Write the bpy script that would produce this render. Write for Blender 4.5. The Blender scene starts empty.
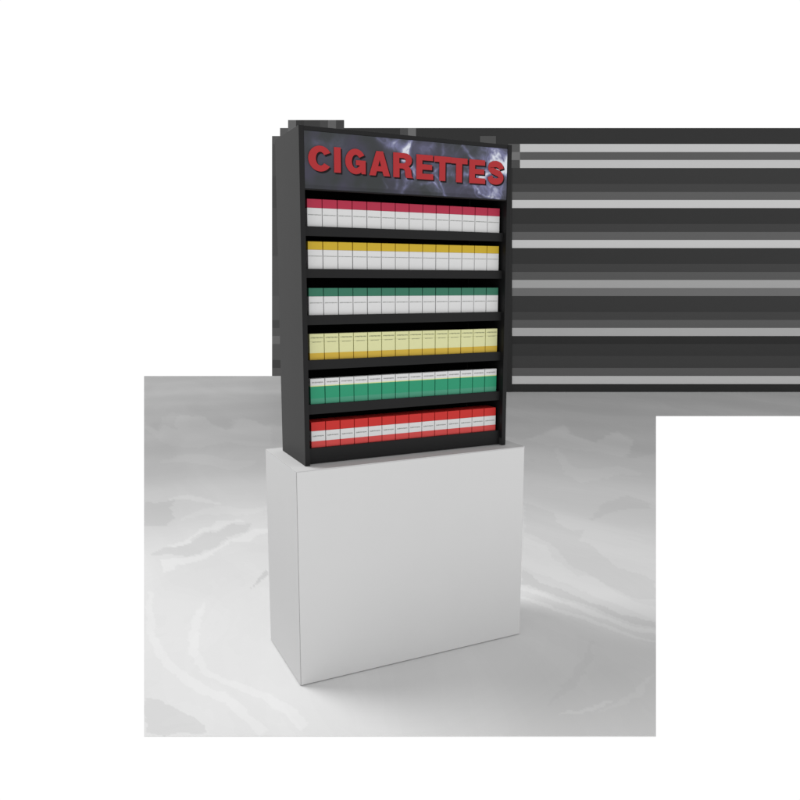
import bpy, bmesh, math, random
from mathutils import Vector, Matrix, noise
random.seed(7)
S = bpy.context.scene
C = S.collection

# ------------------------------------------------------------------ camera
CAM = Vector((-0.74944, -2.43711, 1.45275))
FW = Vector((0.42249957, 0.8933181, -0.15322171)).normalized()
RT = Vector((0.90399, -0.427537, 0.0)).normalized()
UP = RT.cross(FW).normalized()
FPX = 741.63
cd = bpy.data.cameras.new('camera'); co = bpy.data.objects.new('camera', cd); C.objects.link(co)
cd.sensor_width = 36; cd.lens = FPX / 800 * 36; cd.clip_start = 0.05; cd.clip_end = 500
co.matrix_world = Matrix(((RT.x, UP.x, -FW.x, CAM.x), (RT.y, UP.y, -FW.y, CAM.y), (RT.z, UP.z, -FW.z, CAM.z), (0, 0, 0, 1)))
S.camera = co

# ------------------------------------------------------------------ helpers
def lin(v):
    v /= 255.0
    return v / 12.92 if v <= 0.04045 else ((v + 0.055) / 1.055) ** 2.4
def rgb(r, g, b, k=1.0): return (min(.95, lin(r)*k), min(.95, lin(g)*k), min(.95, lin(b)*k))

def mat(name, col, rough=0.5, spec=0.3, var=0.04, scale=30, bump=0.0):
    m = bpy.data.materials.new(name); m.use_nodes = True
    nt = m.node_tree; b = nt.nodes['Principled BSDF']
    tc = nt.nodes.new('ShaderNodeTexCoord'); nz = nt.nodes.new('ShaderNodeTexNoise')
    nz.inputs['Scale'].default_value = scale; nz.inputs['Detail'].default_value = 5
    nt.links.new(tc.outputs['Object'], nz.inputs['Vector'])
    mr = nt.nodes.new('ShaderNodeMapRange'); mr.inputs[3].default_value = 1 - var; mr.inputs[4].default_value = 1 + var
    nt.links.new(nz.outputs['Fac'], mr.inputs[0])
    mx = nt.nodes.new('ShaderNodeVectorMath'); mx.operation = 'SCALE'; mx.inputs[0].default_value = col
    nt.links.new(mr.outputs[0], mx.inputs['Scale']); nt.links.new(mx.outputs[0], b.inputs['Base Color'])
    b.inputs['Roughness'].default_value = rough; b.inputs['Specular IOR Level'].default_value = spec
    if bump:
        bp = nt.nodes.new('ShaderNodeBump'); bp.inputs['Strength'].default_value = bump; bp.inputs['Distance'].default_value = .001
        nz2 = nt.nodes.new('ShaderNodeTexNoise'); nz2.inputs['Scale'].default_value = 400; nz2.inputs['Detail'].default_value = 3
        nt.links.new(tc.outputs['Object'], nz2.inputs['Vector'])
        nt.links.new(nz2.outputs['Fac'], bp.inputs['Height']); nt.links.new(bp.outputs[0], b.inputs['Normal'])
    return m

def box(bm, x0, x1, y0, y1, z0, z1, mi=0):
    v = [bm.verts.new(p) for p in ((x0,y0,z0),(x1,y0,z0),(x1,y1,z0),(x0,y1,z0),(x0,y0,z1),(x1,y0,z1),(x1,y1,z1),(x0,y1,z1))]
    for f in ((0,3,2,1),(4,5,6,7),(0,1,5,4),(1,2,6,5),(2,3,7,6),(3,0,4,7)):
        bm.faces.new([v[i] for i in f]).material_index = mi

def obj(name, bm, mats, parent=None, bevel=0.0, loc=(0,0,0)):
    me = bpy.data.meshes.new(name)
    if bevel:
        bmesh.ops.bevel(bm, geom=list(bm.edges), offset=bevel, segments=2, profile=.6, affect='EDGES')
    bm.normal_update(); bm.to_mesh(me); bm.free()
    for m in (mats if isinstance(mats, (list, tuple)) else [mats]): me.materials.append(m)
    o = bpy.data.objects.new(name, me); C.objects.link(o); o.location = loc
    if parent: o.parent = parent
    return o
def bx(name, d, m, parent=None, bevel=0.0):
    bm = bmesh.new(); box(bm, *d); return obj(name, bm, m, parent, bevel)
def empty(name, loc, label, cat, group=None):
    o = bpy.data.objects.new(name, None); C.objects.link(o); o.location = loc
    o['label'] = label; o['category'] = cat
    if group: o['group'] = group
    o.empty_display_size = .05
    return o

# ------------------------------------------------------------------ materials
K = 1.18
M_PED = mat('pedestal_laminate', (.69,.69,.69), .75, .1, .012, 6, .05)
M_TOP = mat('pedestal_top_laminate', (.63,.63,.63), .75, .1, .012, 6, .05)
M_CORE = mat('joint_shadow_gap', (.10,.10,.10), .8, .1)
M_SIDE = mat('charcoal_laminate', (.040,.040,.040), .55, .2, .03, 14, .1)
M_BLACK = mat('black_laminate', (.0100,.0100,.0104), .5, .2, .06, 20, .1)
M_DEEP = mat('black_interior', (.006,.006,.006), .8, .05)
M_RED = mat('red_letter_vinyl', rgb(176,46,50,.98), .5, .2, .03)
M_DROP = mat('letter_shadow_black', (.012,.008,.01), .6, .1)
M_TXT = mat('grey_print', (.33,.34,.33), .6, .1)

# ------------------------------------------------------------------ pedestal
W, D, H = .96224, .40239, .80787
ped = empty('pedestal', (W/2, D/2, 0), 'large plain white box pedestal carrying the black cabinet', 'pedestal')
off = (-W/2, -D/2, 0)
def P(name, d, m, bev=.0008):
    o = bx(name, d, m, ped, bev); o.location = off; return o
g = .0036; t = .018
P('core', (.004, W-.004, .004, D-.004, .002, H-.004), M_CORE, 0)
P('front_panel', (g, W-g, 0, .0035, .003, H-g), M_PED)
P('back_panel', (g, W-g, D-.0035, D, .003, H-g), M_PED)
P('side_panel', (0, .0035, g, D-g, .003, H-g), M_PED)
P('side_panel', (W-.0035, W, g, D-g, .003, H-g), M_PED)
P('top_panel', (.0006, W-.0006, .0006, D-.0006, H-.0034, H), M_TOP)

# ------------------------------------------------------------------ cabinet
X0, Y0, DC, HC, WC = .0540, .05584, .28729, 1.17534, .85
Z0 = H; Z1 = H + HC; X1 = X0 + WC
cab = empty('display_cabinet', (X0+WC/2, Y0+DC/2, Z0),
            'tall black open-front display cabinet with six shelves of packs and a lit-smoke CIGARETTES header', 'display cabinet')
cab['label'] = 'tall black open-front cigarette cabinet with six filled shelves and a CIGARETTES header'
coff = (-(X0+WC/2), -(Y0+DC/2), -Z0)
def Q(name, d, m, bev=.0006, parent=None):
    o = bx(name, d, m, parent or cab, bev)
    if parent is None: o.location = coff
    return o
T = .0165
for a, b in ((X0, X0+T), (X1-T, X1)):
    s = Q('side_panel', (a, b, Y0+.0025, Y0+DC, Z0+.0005, Z1), M_SIDE)
    # black edging strip on the front and inner lining
    Q('edge_trim', (a-.0004, b+.0008, Y0, Y0+.0024, Z0+.0005, Z1+.0002), M_BLACK, .0004, s)
    ia = b+.0001 if a == X0 else a-.0011
    Q('inner_lining', (ia, ia+.001, Y0+.0026, Y0+DC-.008, Z0+.03, Z1-.016), M_BLACK, 0, s)
xi0, xi1 = X0+T+.0012, X1-T-.0012
Q('top_panel', (xi0, xi1, Y0+.001, Y0+DC, Z1-.0145, Z1-.0002), M_BLACK)
Q('back_panel', (xi0, xi1, Y0+DC-.006, Y0+DC-.0005, Z0+.004, Z1-.015), M_DEEP, 0)
lips = [(1.6542, 1.6213), (1.5088, 1.4774), (1.3475, 1.3128), (1.1880, 1.1535), (1.0278, .9920), (.8672, .8108)]
LD = .020
for i, (zt, zb) in enumerate(lips):
    if i < 5:
        s = Q('shelf', (xi0, xi1, Y0+LD+.0085, Y0+DC-.0065, zt-.014, zt-.0004), M_BLACK, 0)
        Q('shelf_lip', (xi0, xi1, Y0+LD, Y0+LD+.008, zb, zt), M_BLACK, .0006, s)
    else:
        s = Q('shelf', (xi0, xi1, Y0+LD+.0085, Y0+DC-.0065, zt-.014, zt-.0004), M_BLACK, 0)
        Q('plinth', (xi0, xi1, Y0+LD, Y0+LD+.008, zb, zt), M_BLACK)

# ---- header sign: smoke print as a fine colour attribute on the printed board
HX0, HX1, HZ0, HZ1 = .0722, .8852, 1.7785, 1.9675
def fbm(x, y, s, o=4, z=0.0):
    v = 0; a = 1; n = 0
    for k in range(o):
        v += a * noise.noise(Vector((x*s, y*s, z + k*7.1 + .37))); n += a; a *= .5; s *= 2
    return v / n
def seg(px, py, pts):
    best = 9
    for (ax, ay), (bx_, by) in zip(pts, pts[1:]):
        dx, dy = bx_-ax, by-ay; tt = max(0, min(1, ((px-ax)*dx+(py-ay)*dy)/(dx*dx+dy*dy)))
        best = min(best, math.hypot(px-ax-dx*tt, py-ay-dy*tt))
    return best
AR = (HX1-HX0)/(HZ1-HZ0)
def px(x, y):      # from 0..1 across, 0..1 down to aspect-true coordinates
    return (x*AR, y)
WISPS = [  # polyline (u, v down), width, strength
    ([(.42,.03),(.475,.14),(.54,.34),(.585,.42)], .045, .5),
    ([(.60,.02),(.575,.15),(.55,.30),(.59,.45)], .055, .45),
    ([(.585,.42),(.60,.62),(.57,.80),(.55,.97)], .04, .45),
    ([(.56,.55),(.53,.75),(.52,.9)], .03, .3),
    ([(.44,.82),(.47,.95)], .03, .15),
    ([(.70,.03),(.69,.3),(.71,.5)], .05, .28),
    ([(.74,.05),(.755,.2),(.745,.42)], .03, .25),
    ([(.81,.02),(.855,.2),(.85,.42),(.83,.55)], .03, .5),
    ([(.67,.62),(.70,.5),(.76,.42),(.84,.42)], .02, .4),
    ([(.62,.78),(.70,.80),(.745,.9),(.77,.99)], .035, .38),
    ([(.71,.58),(.735,.72),(.755,.9),(.77,.98)], .03, .5),
    ([(.755,.5),(.79,.68),(.84,.8),(.89,.8)], .03, .32),
    ([(.86,.72),(.90,.82),(.95,.98)], .03, .6),
    ([(.80,.62),(.84,.55),(.88,.6)], .05, .35),
    ([(.90,.60),(.935,.45),(.97,.3),(.99,.18)], .07, .75),
    ([(.95,.06),(.93,.2),(.92,.4),(.87,.55)], .07, .6),
    ([(.985,.6),(.97,.8),(.96,.97)], .07, .22),
]
GLOW = [(.93,.15,.22,.32), (.97,.42,.16,.5), (.93,.82,.20,.20), (.56,.16,.12,.45), (.50,.08,.10,.25), (.70,.75,.18,.2), (.66,.15,.16,.18), (.60,.55,.12,.25), (.555,.26,.10,.6), (.965,.25,.16,.55), (.985,.35,.10,.5), (.90,.62,.12,.35), (.14,.25,.22,.13), (.05,.3,.16,.10), (.88,.2,.15,.2), (.96,.85,.2,.12), (.55,.5,.3,.10), (.78,.5,.4,.09)]
sh_ = lambda u: u if u < .3 else u - .09*max(0, min(1, (.96-u)/.2))
WISPS = [([(sh_(a), b) for a, b in p], w_, s_) for p, w_, s_ in WISPS]
WISPS.append(([(.375,.03),(.40,.12),(.43,.22),(.455,.28)], .05, .35))
WISPS.append(([(.80,.66),(.835,.80),(.875,.98)], .022, .45))
GLOW = [(sh_(a), b, c_, d) for a, b, c_, d in GLOW] + [(.87,.55,.12,.35), (.93,.78,.16,.22)]
def smoke(u, v):
    x, y = px(u, v)
    w1 = fbm(x, y, 2.2, 3); w2 = fbm(x+9, y, 2.2, 3)
    xx, yy = x+.22*w1, y+.22*w2
    s = .0
    n = fbm(x*1.2+3*w1, y*.8+2*w2, 3.0, 4, 3)
    for pts, wd, st in WISPS:
        d = seg(xx, yy, [px(*q) for q in pts])
        if d < wd*4:
            s += st * math.exp(-(d/wd)**1.5) * (.65 + .9*max(-.4, n))
    for gu, gv, r, st in GLOW:
        gx, gy = px(gu, gv)
        d = math.hypot(xx-gx, (yy-gy)*1.1)
        s += 1.6*st * math.exp(-(d/r)**2) * (.8 + .8*n)
    rid = 1 - abs(fbm(xx*1.1, yy*1.1, 2.4, 4, 5))*5
    if u > .35: s += max(0, rid)**3 * .07 * min(1, (u-.35)*6)
    s = max(0, min(1, s))
    base = Vector((60, 61, 68)) + Vector((5, 3, 9)) * max(-1, min(1, 2.0*w1*2))
    mid = Vector((116, 117, 150)); hi = Vector((214, 218, 228))
    c = base.lerp(mid, min(1, s*2.0)) if s < .5 else mid.lerp(hi, min(1, (s-.5)*2))
    if v > .93: c *= .9
    return rgb(c.x, c.y, c.z, 1.1)
NX, NZ = 340, 84
bm = bmesh.new(); lay = bm.verts.layers.float_color.new('print')
grid = []
for j in range(NZ+1):
    row = []
    for i in range(NX+1):
        u, v = i/NX, j/NZ
        vt = bm.verts.new((HX0+(HX1-HX0)*u, Y0+.0012, HZ1-(HZ1-HZ0)*v)); c = smoke(u, v); vt[lay] = (*c, 1); row.append(vt)
    grid.append(row)
for j in range(NZ):
    for i in range(NX):
        bm.faces.new((grid[j][i], grid[j+1][i], grid[j+1][i+1], grid[j][i+1]))
m = bpy.data.materials.new('smoke_print'); m.use_nodes = True
at = m.node_tree.nodes.new('ShaderNodeVertexColor'); at.layer_name = 'print'
pb = m.node_tree.nodes['Principled BSDF']; m.node_tree.links.new(at.outputs[0], pb.inputs['Base Color'])
pb.inputs['Roughness'].default_value = .5; pb.inputs['Specular IOR Level'].default_value = .2
hp = bx('header_panel', (xi0, xi1, Y0+.003, Y0+.018, HZ0-.004, Z1-.0146), M_BLACK, cab, .0005); hp.location = coff
sp = obj('smoke_poster', bm, m, hp)
# letters, each with a dark offset copy as its drop shadow
def ell(cx, cy, rx, ry, a0, a1, n):
    return [(cx+rx*math.cos(math.radians(a0+(a1-a0)*k/n)), cy+ry*math.sin(math.radians(a0+(a1-a0)*k/n))) for k in range(n+1)]
def catmull(p, n=6):
    q = [p[0]]+p+[p[-1]]; out = []
    for i in range(1, len(q)-2):
        for k in range(n):
            s = k/n; a, b, c, d = (Vector(q[i+j]) for j in (-1, 0, 1, 2))
            out.append(tuple(.5*((2*b)+(c-a)*s+(2*a-5*b+4*c-d)*s*s+(3*b-a-3*c+d)*s**3)))
    out.append(p[-1]); return out
def stroke(p, w):
    p = [Vector(a) for a in catmull(p)]; L = []; R = []
    for i, a in enumerate(p):
        tg = (p[min(i+1, len(p)-1)] - p[max(i-1, 0)]).normalized(); nn = Vector((-tg.y, tg.x)) * w/2
        L.append(tuple(a+nn)); R.append(tuple(a-nn))
    return L + R[::-1]
GL = {
 'C': [ell(.47,.5,.47,.51,32,322,30) + ell(.48,.5,.205,.30,318,36,22)],
 'G': [ell(.47,.5,.47,.51,34,296,28) + [(.735,.10),(.77,.01),(.93,.01),(.93,.54),(.50,.54),(.50,.37),(.68,.37),(.67,.29)] + ell(.48,.5,.21,.30,312,38,20)],
 'I': [[(0,0),(.27,0),(.27,1),(0,1)]],
 'A': [[(0,0),(.28,0),(.34,.19),(.64,.19),(.70,0),(.98,0),(.645,1),(.34,1)], [(.395,.37),(.585,.37),(.49,.72)]],
 'R': [[(0,0),(.27,0),(.27,.385),(.44,.385),(.54,.35),(.575,.27),(.59,.1),(.63,0),(.93,0),(.88,.06),(.86,.2),(.84,.34),(.77,.43),(.69,.475),(.79,.53),(.86,.61),(.885,.72),(.86,.85),(.78,.94),(.65,.99),(.5,1),(0,1)],
       [(.26,.565),(.49,.565),(.59,.605),(.625,.69),(.59,.78),(.49,.82),(.26,.82)]],
 'E': [[(0,0),(.83,0),(.83,.205),(.27,.205),(.27,.41),(.77,.41),(.77,.60),(.27,.60),(.27,.80),(.81,.80),(.81,1),(0,1)]],
 'T': [[(.27,0),(.54,0),(.54,.79),(.81,.79),(.81,1),(0,1),(0,.79),(.27,.79)]],
 'S': [stroke([(.755,.675),(.69,.82),(.46,.895),(.22,.845),(.145,.71),(.24,.595),(.45,.52),(.66,.44),(.745,.29),(.66,.155),(.44,.105),(.20,.155),(.115,.33)], .28)],
}
def glyph_mesh(polys, x0, x1, z0, z1, thick, grow=0):
    cu = bpy.data.curves.new('g', 'CURVE'); cu.dimensions = '2D'; cu.fill_mode = 'BOTH'; cu.extrude = thick/2; cu.offset = grow
    ax = [p[0] for q in polys for p in q]; ay = [p[1] for q in polys for p in q]
    mx, Mx, my, My = min(ax), max(ax), min(ay), max(ay)
    for q in polys:
        s = cu.splines.new('POLY'); s.points.add(len(q)-1); s.use_cyclic_u = True
        for k, (a, b) in enumerate(q):
            s.points[k].co = ((a-mx)/(Mx-mx)*(x1-x0), (b-my)/(My-my)*(z1-z0), 0, 1)
    o = bpy.data.objects.new('g', cu); C.objects.link(o)
    dg = bpy.context.evaluated_depsgraph_get(); dg.update()
    me = bpy.data.meshes.new_from_object(o.evaluated_get(dg))
    me.transform(Matrix.Rotation(math.radians(90), 4, 'X')); bpy.data.objects.remove(o)
    return me
LET = [('C',.0862,.1625,1.838,1.920),('I',.1790,.2010,1.838,1.9195),('G',.2206,.2940,1.837,1.9195),('A',.3105,.3875,1.837,1.918),
       ('R',.4035,.4785,1.836,1.9185),('E',.4955,.5620,1.835,1.9185),('T',.5680,.6350,1.834,1.9180),('T',.6375,.7065,1.833,1.9172),
       ('E',.7175,.7850,1.833,1.9165),('S',.7970,.8660,1.832,1.9175)]
def ribbon_mesh(L, R, x0, x1, z0, z1, thick):
    ax = [p[0] for p in L+R]; ay = [p[1] for p in L+R]; mx, Mx, my, My = min(ax), max(ax), min(ay), max(ay)
    f = lambda p, y: ((p[0]-mx)/(Mx-mx)*(x1-x0), y, (p[1]-my)/(My-my)*(z1-z0))
    bm = bmesh.new(); q = [[bm.verts.new(f(p, y)) for p in side] for y in (-thick/2, thick/2) for side in (L, R)]
    n = len(L)
    for i in range(n-1):
        for a, b in ((0, 1), (1, 3), (3, 2), (2, 0)): bm.faces.new((q[a][i], q[a][i+1], q[b][i+1], q[b][i]))
    for i in (0, n-1): bm.faces.new((q[0][i], q[1][i], q[3][i], q[2][i]))
    bmesh.ops.recalc_face_normals(bm, faces=bm.faces); me = bpy.data.meshes.new('g'); bm.to_mesh(me); bm.free(); return me
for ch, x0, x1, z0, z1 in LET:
    for nm, dx, dz, dy, mm in (('letter_drop_shadow', .0060, -.0050, .0001, M_DROP), ('letter', 0, 0, -.0015, M_RED)):
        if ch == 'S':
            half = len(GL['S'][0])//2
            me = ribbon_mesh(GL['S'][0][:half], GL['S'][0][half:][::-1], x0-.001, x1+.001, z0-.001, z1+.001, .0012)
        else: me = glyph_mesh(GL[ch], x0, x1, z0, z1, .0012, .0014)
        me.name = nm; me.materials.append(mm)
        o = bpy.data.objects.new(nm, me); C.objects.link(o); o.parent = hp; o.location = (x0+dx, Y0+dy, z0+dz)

# ------------------------------------------------------------------ packs
def pm(n, r, g, b, k=K): return mat(n, rgb(r, g, b, k), .45, .25, .025, 60)
WH = pm('white_card', 206, 206, 206); 
ROWS = [ # name, top z, bottom z, colours from top: (fraction end, material), lid fraction, text lines (fraction, size)
 ('crimson-topped white', [(.32, pm('crimson_card',166,40,66)), (1, WH)], .32, [(.57,.03,.9)]),
 ('mustard-topped white', [(.30, pm('mustard_card',190,160,40)), (1, WH)], .30, [(.53,.026,.95)]),
 ('teal-topped white', [(.31, pm('teal_card',48,108,86)), (1, WH)], .31, [(.55,.032,.9)]),
 ('pale yellow', [(.74, pm('pale_yellow_card',206,206,156)), (1, pm('gold_card',196,164,58))], .30, [(.15,.045,.85),(.32,.02,.6)]),
 ('white-topped green', [(.27, WH), (.31, pm('cream_edge',198,210,150)), (.78, pm('green_card',38,140,104)), (1, pm('light_green_card',66,142,114))], .31, [(.15,.05,.8)]),
 ('red and white banded', [(.35, pm('red_card',190,42,38)), (.75, WH), (1, pm('light_red_card',198,68,66))], .35, [(.55,.045,.8)]),
]
TOPS = [1.7480, 1.6035, 1.4425, 1.2808, 1.1197, .9612]
PITCH = (.8763-.0868)/14; PW = PITCH-.0027; PD = .022; FY = Y0+.030
TXTC = {3: mat('olive_print', (.30,.31,.18), .6, .1), 4: mat('grey_print_dense', (.36,.36,.36), .6, .1)}
def pack_proto(r):
    nm, bands, lidf, lines = ROWS[r]
    zb = lips[r][0]; h = TOPS[r] - zb
    e = empty('cigarette_pack', (0, 0, 0), 'x', 'cigarette pack')
    ms = [b[1] for b in bands]
    cuts = [0] + [b[0] for b in bands]
    def piece(name, f0, f1):
        bm = bmesh.new(); c = sorted({f0, f1, *[q for q in cuts if f0 < q < f1]})
        for a, b in zip(c, c[1:]):
            mi = next(k for k in range(len(bands)) if (a+b)/2 < cuts[k+1])
            box(bm, -PW/2, PW/2, 0, PD, h*(1-b), h*(1-a), mi)
        bmesh.ops.remove_doubles(bm, verts=bm.verts, dist=1e-6)
        # drop the doubled inner faces between the bands
        seen = {}; bm.verts.index_update()
        for f in list(bm.faces):
            k = tuple(sorted(v.index for v in f.verts))
            seen.setdefault(k, []).append(f)
        kill = [f for v in seen.values() if len(v) > 1 for f in v]
        if kill: bmesh.ops.delete(bm, geom=kill, context='FACES_ONLY')
        ed = [e_ for e_ in bm.edges if abs(e_.verts[0].co.z-e_.verts[1].co.z) > 1e-5]
        if f0 == 0: ed += [e_ for e_ in bm.edges if e_.verts[0].co.z > h-1e-5 and e_.verts[1].co.z > h-1e-5]
        bmesh.ops.bevel(bm, geom=ed, offset=.0011, segments=2, profile=.6, affect='EDGES')
        for f in bm.faces:
            fr_ = 1 - f.calc_center_median().z/h
            f.material_index = next((k for k in range(len(bands)) if fr_ < cuts[k+1]), len(bands)-1)
        return obj(name, bm, ms, e)
    piece('lid', 0, lidf - .0025); piece('carton', lidf + .0025, 1)
    bm = bmesh.new(); rr = random.Random(r)
    for f, th, wd in lines:          # unreadable small print
        x = -PW/2*wd
        while x < PW/2*wd:
            w_ = rr.uniform(.0016, .0036); zc = h*(1-f)
            box(bm, x, min(x+w_, PW/2*wd), -.0004, -.0001, zc-h*th/2*rr.uniform(.6, 1.2), zc+h*th/2*rr.uniform(.6, 1.2)); x += w_+rr.uniform(.0004, .0012)
    obj('small_print', bm, TXTC.get(r, M_TXT), e)
    return e
def dup(o):
    c = o.copy(); C.objects.link(c)
    for ch in list(o.children):
        d = ch.copy(); C.objects.link(d); d.parent = c
    return c
ORD = ['leftmost', 'second from the left', 'third from the left', 'fourth from the left', 'fifth from the left', 'sixth from the left', 'seventh from the left',
       'seventh from the right', 'sixth from the right', 'fifth from the right', 'fourth from the right', 'third from the right', 'second from the right', 'rightmost']
SH = ['top shelf', 'second shelf down', 'third shelf down', 'fourth shelf down', 'fifth shelf down', 'bottom shelf']
for r in range(6):
    proto = pack_proto(r); first = True
    for rank in range(3 if r == 5 else 1):
        for k in range(14):
            o = proto if first else dup(proto); first = False
            rr = random.Random(r*100+k+rank*31)
            o.location = (.0868+PITCH*(k+.5)+rr.uniform(-.0002, .0002), FY+rank*.0232+rr.uniform(-.0004, .0005), lips[r][0]-.0002)
            front = '' if r < 5 else (', front', ', middle', ', back')[rank]
            o['label'] = f'{ROWS[r][0]} pack, {ORD[k]} on {SH[r]}' + (front+' rank' if front else '')
            o['group'] = f'cigarette packs on the {SH[r]}'

# ------------------------------------------------------------------ floor sheet
def onz(x, y, z=0.0):
    d = FW + RT*(x-400)/FPX - UP*(y-400)/FPX
    return CAM + d*((z-CAM.z)/d.z)
def cut(pts, z0, z1, name, m):
    bm = bmesh.new(); up = [bm.verts.new((p.x, p.y, z1)) for p in pts]; lo = [bm.verts.new((p.x, p.y, z0)) for p in pts]
    f = bm.faces.new(up); bm.faces.new(lo[::-1])
    for i in range(len(pts)):
        j = (i+1) % len(pts); bm.faces.new((up[i], lo[i], lo[j], up[j]))
    bmesh.ops.recalc_face_normals(bm, faces=bm.faces)
    return obj(name, bm, m)
FL = .80
mf = bpy.data.materials.new('mottled_floor'); mf.use_nodes = True
nt = mf.node_tree; b = nt.nodes['Principled BSDF']; b.inputs['Roughness'].default_value = .6; b.inputs['Specular IOR Level'].default_value = .15
tc = nt.nodes.new('ShaderNodeTexCoord')
def ramp(fac, stops, interp='CONSTANT'):
    r = nt.nodes.new('ShaderNodeValToRGB'); r.color_ramp.interpolation = interp
    while len(r.color_ramp.elements) < len(stops): r.color_ramp.elements.new(.5)
    for e, (p, v) in zip(r.color_ramp.elements, stops): e.position = p; e.color = (v, v, v, 1)
    nt.links.new(fac, r.inputs[0]); return r.outputs[0]
def mapping(rot, sc, loc=(0, 0, 0)):
    mp = nt.nodes.new('ShaderNodeMapping'); mp.inputs['Location'].default_value = loc
    mp.inputs['Rotation'].default_value = (0, 0, rot); mp.inputs['Scale'].default_value = sc
    nt.links.new(tc.outputs['Object'], mp.inputs['Vector']); return mp.outputs[0]
n1 = nt.nodes.new('ShaderNodeTexNoise'); n1.inputs['Scale'].default_value = 1.25; n1.inputs['Detail'].default_value = 5; n1.inputs['Distortion'].default_value = .9; n1.inputs['Roughness'].default_value = .5
nt.links.new(mapping(.4418, (1.0, .38, 1)), n1.inputs['Vector'])
wv = nt.nodes.new('ShaderNodeTexWave'); wv.wave_type = 'RINGS'; wv.rings_direction = 'Z'; wv.inputs['Scale'].default_value = .30
wv.inputs['Distortion'].default_value = 3.2; wv.inputs['Detail'].default_value = 4; wv.inputs['Detail Scale'].default_value = .7; wv.inputs['Detail Roughness'].default_value = .6
nt.links.new(mapping(0, (1, 1, 1), (-.45, -.2, 0)), wv.inputs['Vector'])
a1 = ramp(n1.outputs['Fac'], [(0,.955),(.40,.965),(.45,.975),(.50,.988),(.54,1.0),(.58,1.01),(.63,.995)])
a2 = ramp(wv.outputs['Fac'], [(0,.97),(.2,.978),(.4,.988),(.6,.996),(.78,1.003),(.92,1.01)])
mu = nt.nodes.new('ShaderNodeMath'); mu.operation = 'MULTIPLY'; nt.links.new(a1, mu.inputs[0]); nt.links.new(a2, mu.inputs[1])
va = nt.nodes.new('ShaderNodeVertexColor'); va.layer_name = 'floor_tones'
mu2 = nt.nodes.new('ShaderNodeMath'); mu2.operation = 'MULTIPLY'; nt.links.new(va.outputs[0], mu2.inputs[1]); nt.links.new(mu.outputs[0], mu2.inputs[0])
cb = nt.nodes.new('ShaderNodeCombineColor')
for i in range(3): nt.links.new(mu2.outputs[0], cb.inputs[i])
nt.links.new(cb.outputs[0], b.inputs['Base Color'])
MD, ML, MDD, MLL = .90, 1.08, .94, 1.045      # light streaks and dim zones painted into the sheet's colour
TONE_PATCHES = []
def tone_patch(pts, m, jit=.5): 
    w = [(p.x, p.y) for p in (onz(*q) for q in pts)]
    TONE_PATCHES.append((w, m, min(p[0] for p in w)-.05, max(p[0] for p in w)+.05, min(p[1] for p in w)-.05, max(p[1] for p in w)+.05))
def band(cl, w, m, jit=.5):      # a centre line with a width at each point
    up, dn = [], []
    for i, p in enumerate(cl):
        a = Vector(cl[max(0, i-1)]); b_ = Vector(cl[min(len(cl)-1, i+1)]); t_ = (b_-a).normalized(); nn = Vector((-t_.y, t_.x))*w[i]/2
        up.append(tuple(Vector(p)+nn)); dn.append(tuple(Vector(p)-nn))
    tone_patch(up+dn[::-1], m, jit)
# right of the pedestal
tone_patch([(523,537),(545,545),(556,560),(566,568),(578,575),(598,578),(615,592),(640,603),(656,607),(656,621),(620,606),(590,594),(570,585),(545,576),(536,573),(523,566)], MLL)
tone_patch([(521,569),(532,575),(540,582),(556,588),(572,594),(590,602),(606,607),(620,613),(640,618),(656,622),(656,628),(636,624),(610,615),(584,604),(560,597),(536,587),(521,584)], MD)
tone_patch([(521,585),(536,589),(560,599),(584,607),(610,618),(636,627),(656,630),(656,634),(634,631),(608,621),(582,611),(556,602),(538,594),(521,590)], ML)
tone_patch([(521,597),(540,601),(560,609),(584,616),(610,626),(636,637),(656,641),(656,643),(634,639),(608,629),(582,619),(556,611),(538,604),(521,600)], ML, .3)
tone_patch([(524,502),(540,508),(552,512),(560,524),(572,531),(584,531),(578,540),(592,544),(602,556),(616,568),(640,574),(656,582),(656,600),(632,598),(610,586),(590,574),(570,566),(556,548),(540,538),(524,532)], MDD)
band([(556,448),(568,470),(580,476),(600,474),(620,470),(640,474)], [4,10,14,12,8,2], MLL)
band([(590,520),(606,508),(628,502),(650,506)], [2,10,14,4], MDD)
# arcs in front of it on the right
band([(548,706),(565,690),(580,672),(590,655),(592,640)], [2,8,10,8,2], .965)
band([(600,712),(622,702),(640,690),(652,674)], [2,8,8,2], MLL)
band([(560,714),(590,708),(612,700)], [2,4,2], ML, .3)
# left of the pedestal
tone_patch([(150,556),(164,548),(188,545),(198,532),(216,533),(232,524),(252,524),(244,532),(228,538),(214,547),(196,555),(178,556),(168,554)], MD)
tone_patch([(160,560),(178,558),(198,556),(214,549),(230,540),(244,535),(250,530),(269,528),(269,531),(256,536),(248,542),(232,541),(218,550),(198,562),(180,564),(164,574)], ML)
tone_patch([(250,590),(256,580),(262,575),(267,571),(269,572),(268,576),(263,579),(258,584)], MD*.93, .3)
tone_patch([(164,546),(176,543),(188,540),(198,530),(210,527),(218,520),(240,519),(246,521),(232,523),(216,531),(204,531),(194,541),(180,547)], ML)
tone_patch([(144,502),(164,503),(178,500),(170,508),(174,517),(166,526),(144,526)], MD)
band([(168,500),(186,497),(204,500),(222,504)], [2,5,5,1], ML)
band([(180,520),(204,511),(226,510),(250,512),(268,508)], [2,7,8,6,4], MLL)
tone_patch([(162,419),(172,412),(182,415),(192,416),(204,417),(212,425),(222,428),(230,431),(238,420),(250,419),(262,424),(271,428),(271,446),(250,446),(228,442),(200,448),(184,447),(170,446),(160,440),(150,432),(144,428),(144,424),(156,431),(160,424)], MLL)
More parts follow.
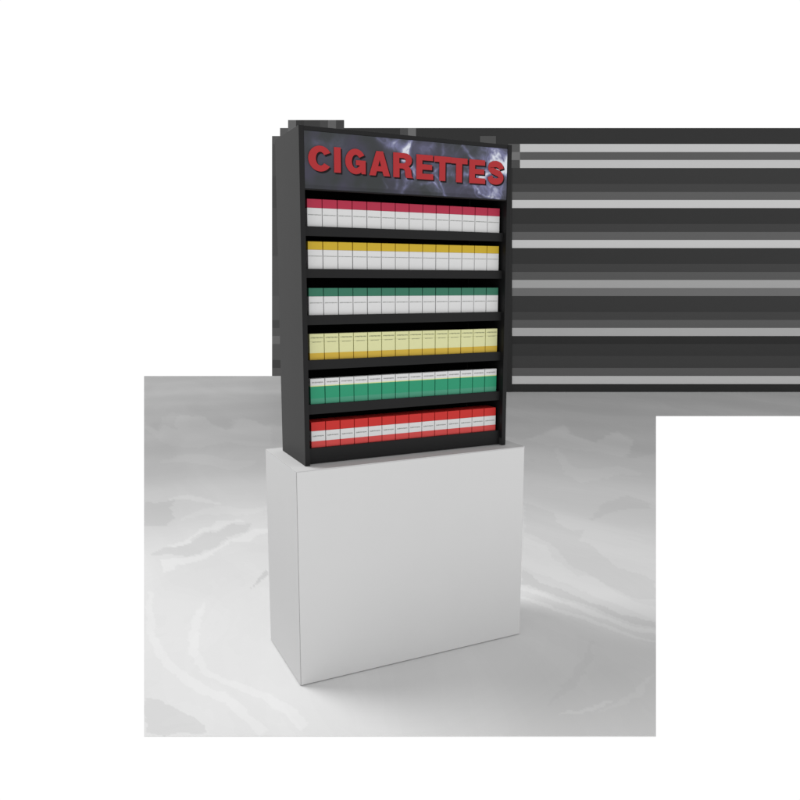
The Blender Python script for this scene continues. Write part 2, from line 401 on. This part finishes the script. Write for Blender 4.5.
tone_patch([(526,440),(545,432),(556,426),(568,426),(570,433),(582,438),(595,442),(604,436),(614,432),(624,434),(632,438),(631,448),(624,458),(600,452),(575,450),(552,446)], MLL)
tone_patch([(144,376),(144,421),(150,426),(158,432),(164,424),(170,428),(178,431),(173,421),(180,414),(190,416),(204,416),(212,424),(222,428),(229,431),(232,420),(244,418),(256,421),(264,426),(272,424),
      (300,430),(360,424),(420,430),(480,428),(520,440),(545,434),(563,425),(569,427),(569,434),(582,438),(596,443),(606,436),(616,431),(624,436),(632,440),(630,452),(628,458),(642,457),(656,452),(656,418),(1200,418),(1200,376)], .945)  # dimmer light at the back, put into the floor colour
band([(160,462),(186,458),(210,460),(232,466),(256,462)], [2,8,10,10,4], MLL)
# arcs at the near left
band([(150,590),(150,620),(156,648),(172,668),(196,686),(226,698),(246,716),(262,733)], [4,8,9,10,9,9,10,12], 1.05)
band([(206,602),(196,622),(193,650),(203,670),(226,682),(256,692),(282,706),(304,726)], [3,9,9,8,6,8,9,12], 1.05)
tone_patch([(145,696),(158,699),(172,708),(190,716),(204,726),(207,734),(145,734)], MD)

def inside(x, y, P_):
    c = False; n = len(P_); j = n-1
    for i in range(n):
        xi, yi = P_[i]; xj, yj = P_[j]
        if (yi > y) != (yj > y) and x < (xj-xi)*(y-yi)/(yj-yi)+xi: c = not c
        j = i
    return c
def floor_tones(x, y):
    k = .007 + .002*math.hypot(x-CAM.x, y-CAM.y)
    x2 = x + k*noise.noise(Vector((x*14, y*14, 1.3))) + k*.6*noise.noise(Vector((x*37, y*37, 4.3)))
    y2 = y + k*1.6*noise.noise(Vector((x*14, y*14, 7.3))) + k*noise.noise(Vector((x*37, y*37, 9.3)))
    v = FL
    for w, m, a, b, c, d in TONE_PATCHES:
        if a < x2 < b and c < y2 < d and inside(x2, y2, w): v *= m
    return v
bm = bmesh.new(); lay = bm.verts.layers.float_color.new('floor_tones')
def sheet(x0, x1, nx, y0, y1, ny):
    g_ = []
    for j in range(ny+1):
        row = []
        for i in range(nx+1):
            p = onz(x0+(x1-x0)*i/nx, y0+(y1-y0)*j/ny); v = bm.verts.new((p.x, p.y, 0)); m_ = floor_tones(p.x, p.y); v[lay] = (m_, m_, m_, 1); row.append(v)
        g_.append(row)
    for j in range(ny):
        for i in range(nx): bm.faces.new((g_[j][i], g_[j+1][i], g_[j+1][i+1], g_[j][i+1]))
sheet(144, 656, 340, 376, 416, 24); sheet(144, 656, 340, 416, 736, 240); sheet(656, 1200, 80, 376, 416, 24)
bmesh.ops.remove_doubles(bm, verts=bm.verts, dist=1e-5)
be = [e for e in bm.edges if e.is_boundary]
ret = bmesh.ops.extrude_edge_only(bm, edges=be)
for v in ret['geom']:
    if isinstance(v, bmesh.types.BMVert): v.co.z = -.003
fl = obj('floor', bm, mf); fl['kind'] = 'structure'

# ------------------------------------------------------------------ far screen of slats, standing in for compression stripes
FH = Vector((FW.x, FW.y, 0)).normalized()
DIST = (onz(400, 392)-CAM).dot(FH)
def onp(x, y, dd=0.0):      # point of the upright screen plane
    d = FW + RT*(x-400)/FPX - UP*(y-400)/FPX
    return CAM + d*((DIST+dd)/d.dot(FH))
base = onp(700, 392); base.z = 0
scr = empty('artefact_stripe_screen', base, 'wide dark screen of horizontal grey and pale slats standing in for artefact stripes behind the cabinet', 'screen')
GM = {}
PK = 1.25
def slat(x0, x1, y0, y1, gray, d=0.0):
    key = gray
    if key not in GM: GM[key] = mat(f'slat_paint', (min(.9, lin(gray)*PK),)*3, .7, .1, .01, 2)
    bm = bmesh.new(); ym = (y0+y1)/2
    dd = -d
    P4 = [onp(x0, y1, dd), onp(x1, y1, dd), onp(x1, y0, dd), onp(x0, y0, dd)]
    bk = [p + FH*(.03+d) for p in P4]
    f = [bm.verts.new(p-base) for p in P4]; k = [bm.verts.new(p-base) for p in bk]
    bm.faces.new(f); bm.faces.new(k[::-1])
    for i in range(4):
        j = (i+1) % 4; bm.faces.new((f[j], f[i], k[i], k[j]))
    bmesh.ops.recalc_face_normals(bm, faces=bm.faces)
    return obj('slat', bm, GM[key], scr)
XR = 1150
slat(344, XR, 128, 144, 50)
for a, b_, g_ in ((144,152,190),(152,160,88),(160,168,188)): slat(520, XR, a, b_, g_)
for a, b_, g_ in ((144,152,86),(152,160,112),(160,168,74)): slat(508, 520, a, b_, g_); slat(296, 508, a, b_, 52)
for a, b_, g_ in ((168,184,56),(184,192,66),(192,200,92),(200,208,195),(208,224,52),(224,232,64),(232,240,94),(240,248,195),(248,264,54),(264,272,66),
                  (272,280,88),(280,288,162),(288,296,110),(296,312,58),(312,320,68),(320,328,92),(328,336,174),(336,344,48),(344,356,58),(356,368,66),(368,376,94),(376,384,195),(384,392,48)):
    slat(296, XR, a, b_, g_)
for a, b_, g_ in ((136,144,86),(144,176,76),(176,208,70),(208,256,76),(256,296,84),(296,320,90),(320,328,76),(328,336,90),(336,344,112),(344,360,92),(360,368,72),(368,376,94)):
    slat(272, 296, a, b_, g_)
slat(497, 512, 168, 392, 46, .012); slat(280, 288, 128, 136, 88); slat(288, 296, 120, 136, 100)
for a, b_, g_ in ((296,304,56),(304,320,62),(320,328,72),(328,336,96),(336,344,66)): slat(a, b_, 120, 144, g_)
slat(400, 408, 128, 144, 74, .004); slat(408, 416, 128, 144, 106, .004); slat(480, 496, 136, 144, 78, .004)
# uprights that carry the slats, behind them
for xa, xb, yt, yb in ((292, 304, 150, 384), (440, 452, 134, 392), (700, 712, 132, 392), (980, 992, 132, 392)):
    lo = onp(xa, 392, .031); hi = onp(xa, yt, .031); lo.z = 0.0
    bm = bmesh.new(); w = RT*.14; dpt = FH*.08
    v = [bm.verts.new(q-base) for q in (lo, lo+w, lo+w+dpt, lo+dpt)]
    up = [bm.verts.new(q.co+Vector((0, 0, hi.z))) for q in v]
    bm.faces.new(v[::-1]); bm.faces.new(up)
    for i in range(4):
        j = (i+1) % 4; bm.faces.new((v[i], v[j], up[j], up[i]))
    bmesh.ops.recalc_face_normals(bm, faces=bm.faces)
    obj('upright', bm, M_BLACK, scr)
# ------------------------------------------------------------------ light
w = bpy.data.worlds.new('World'); S.world = w; w.use_nodes = True
nt = w.node_tree; bg = nt.nodes['Background']; bg.inputs['Strength'].default_value = 1
tc = nt.nodes.new('ShaderNodeTexCoord')
def wdot(vec, a, b_, lo, hi):
    d = nt.nodes.new('ShaderNodeVectorMath'); d.operation = 'DOT_PRODUCT'; d.inputs[1].default_value = vec
    nt.links.new(tc.outputs['Generated'], d.inputs[0])
    r = nt.nodes.new('ShaderNodeMapRange'); r.interpolation_type = 'SMOOTHSTEP'; r.clamp = True
    for i, v in zip((1, 2, 3, 4), (a, b_, lo, hi)): r.inputs[i].default_value = v
    nt.links.new(d.outputs['Value'], r.inputs[0]); return r.outputs[0]
def mth(op, a, b_):
    n = nt.nodes.new('ShaderNodeMath'); n.operation = op
    for i, v in enumerate((a, b_)):
        if isinstance(v, (int, float)): n.inputs[i].default_value = v
        else: nt.links.new(v, n.inputs[i])
    return n.outputs[0]
WTOP, WFRONT = .27, 1.0     # radiance set to shape the light, overhead / behind the camera; the backdrop is 1
fr = wdot((FH.x, FH.y, 0), -.2, .25, WFRONT, 1.02)
tp = wdot((0, 0, 1), .56, .80, 1, WTOP)
val = mth('MULTIPLY', mth('MULTIPLY', fr, tp), wdot((-RT.x, -RT.y, 0), .66, .93, 1, .24))
cbn = nt.nodes.new('ShaderNodeCombineColor')
for i in range(3): nt.links.new(val, cbn.inputs[i])
nt.links.new(cbn.outputs[0], bg.inputs['Color'])

sd = bpy.data.lights.new('studio_spot', 'SPOT'); so = bpy.data.objects.new('studio_spot', sd); C.objects.link(so)
so.location = (-2.0, 2.5, 6.8)
tgt = Vector((.1, .1, 0)); so.rotation_euler = (tgt-so.location).to_track_quat('-Z', 'Y').to_euler()
sd.energy = 1150; sd.shadow_soft_size = 1.4; sd.spot_size = math.radians(56); sd.spot_blend = 1.0

S.view_settings.view_transform = 'Standard'; S.view_settings.look = 'None'
S.view_settings.exposure = 0; S.view_settings.gamma = 1
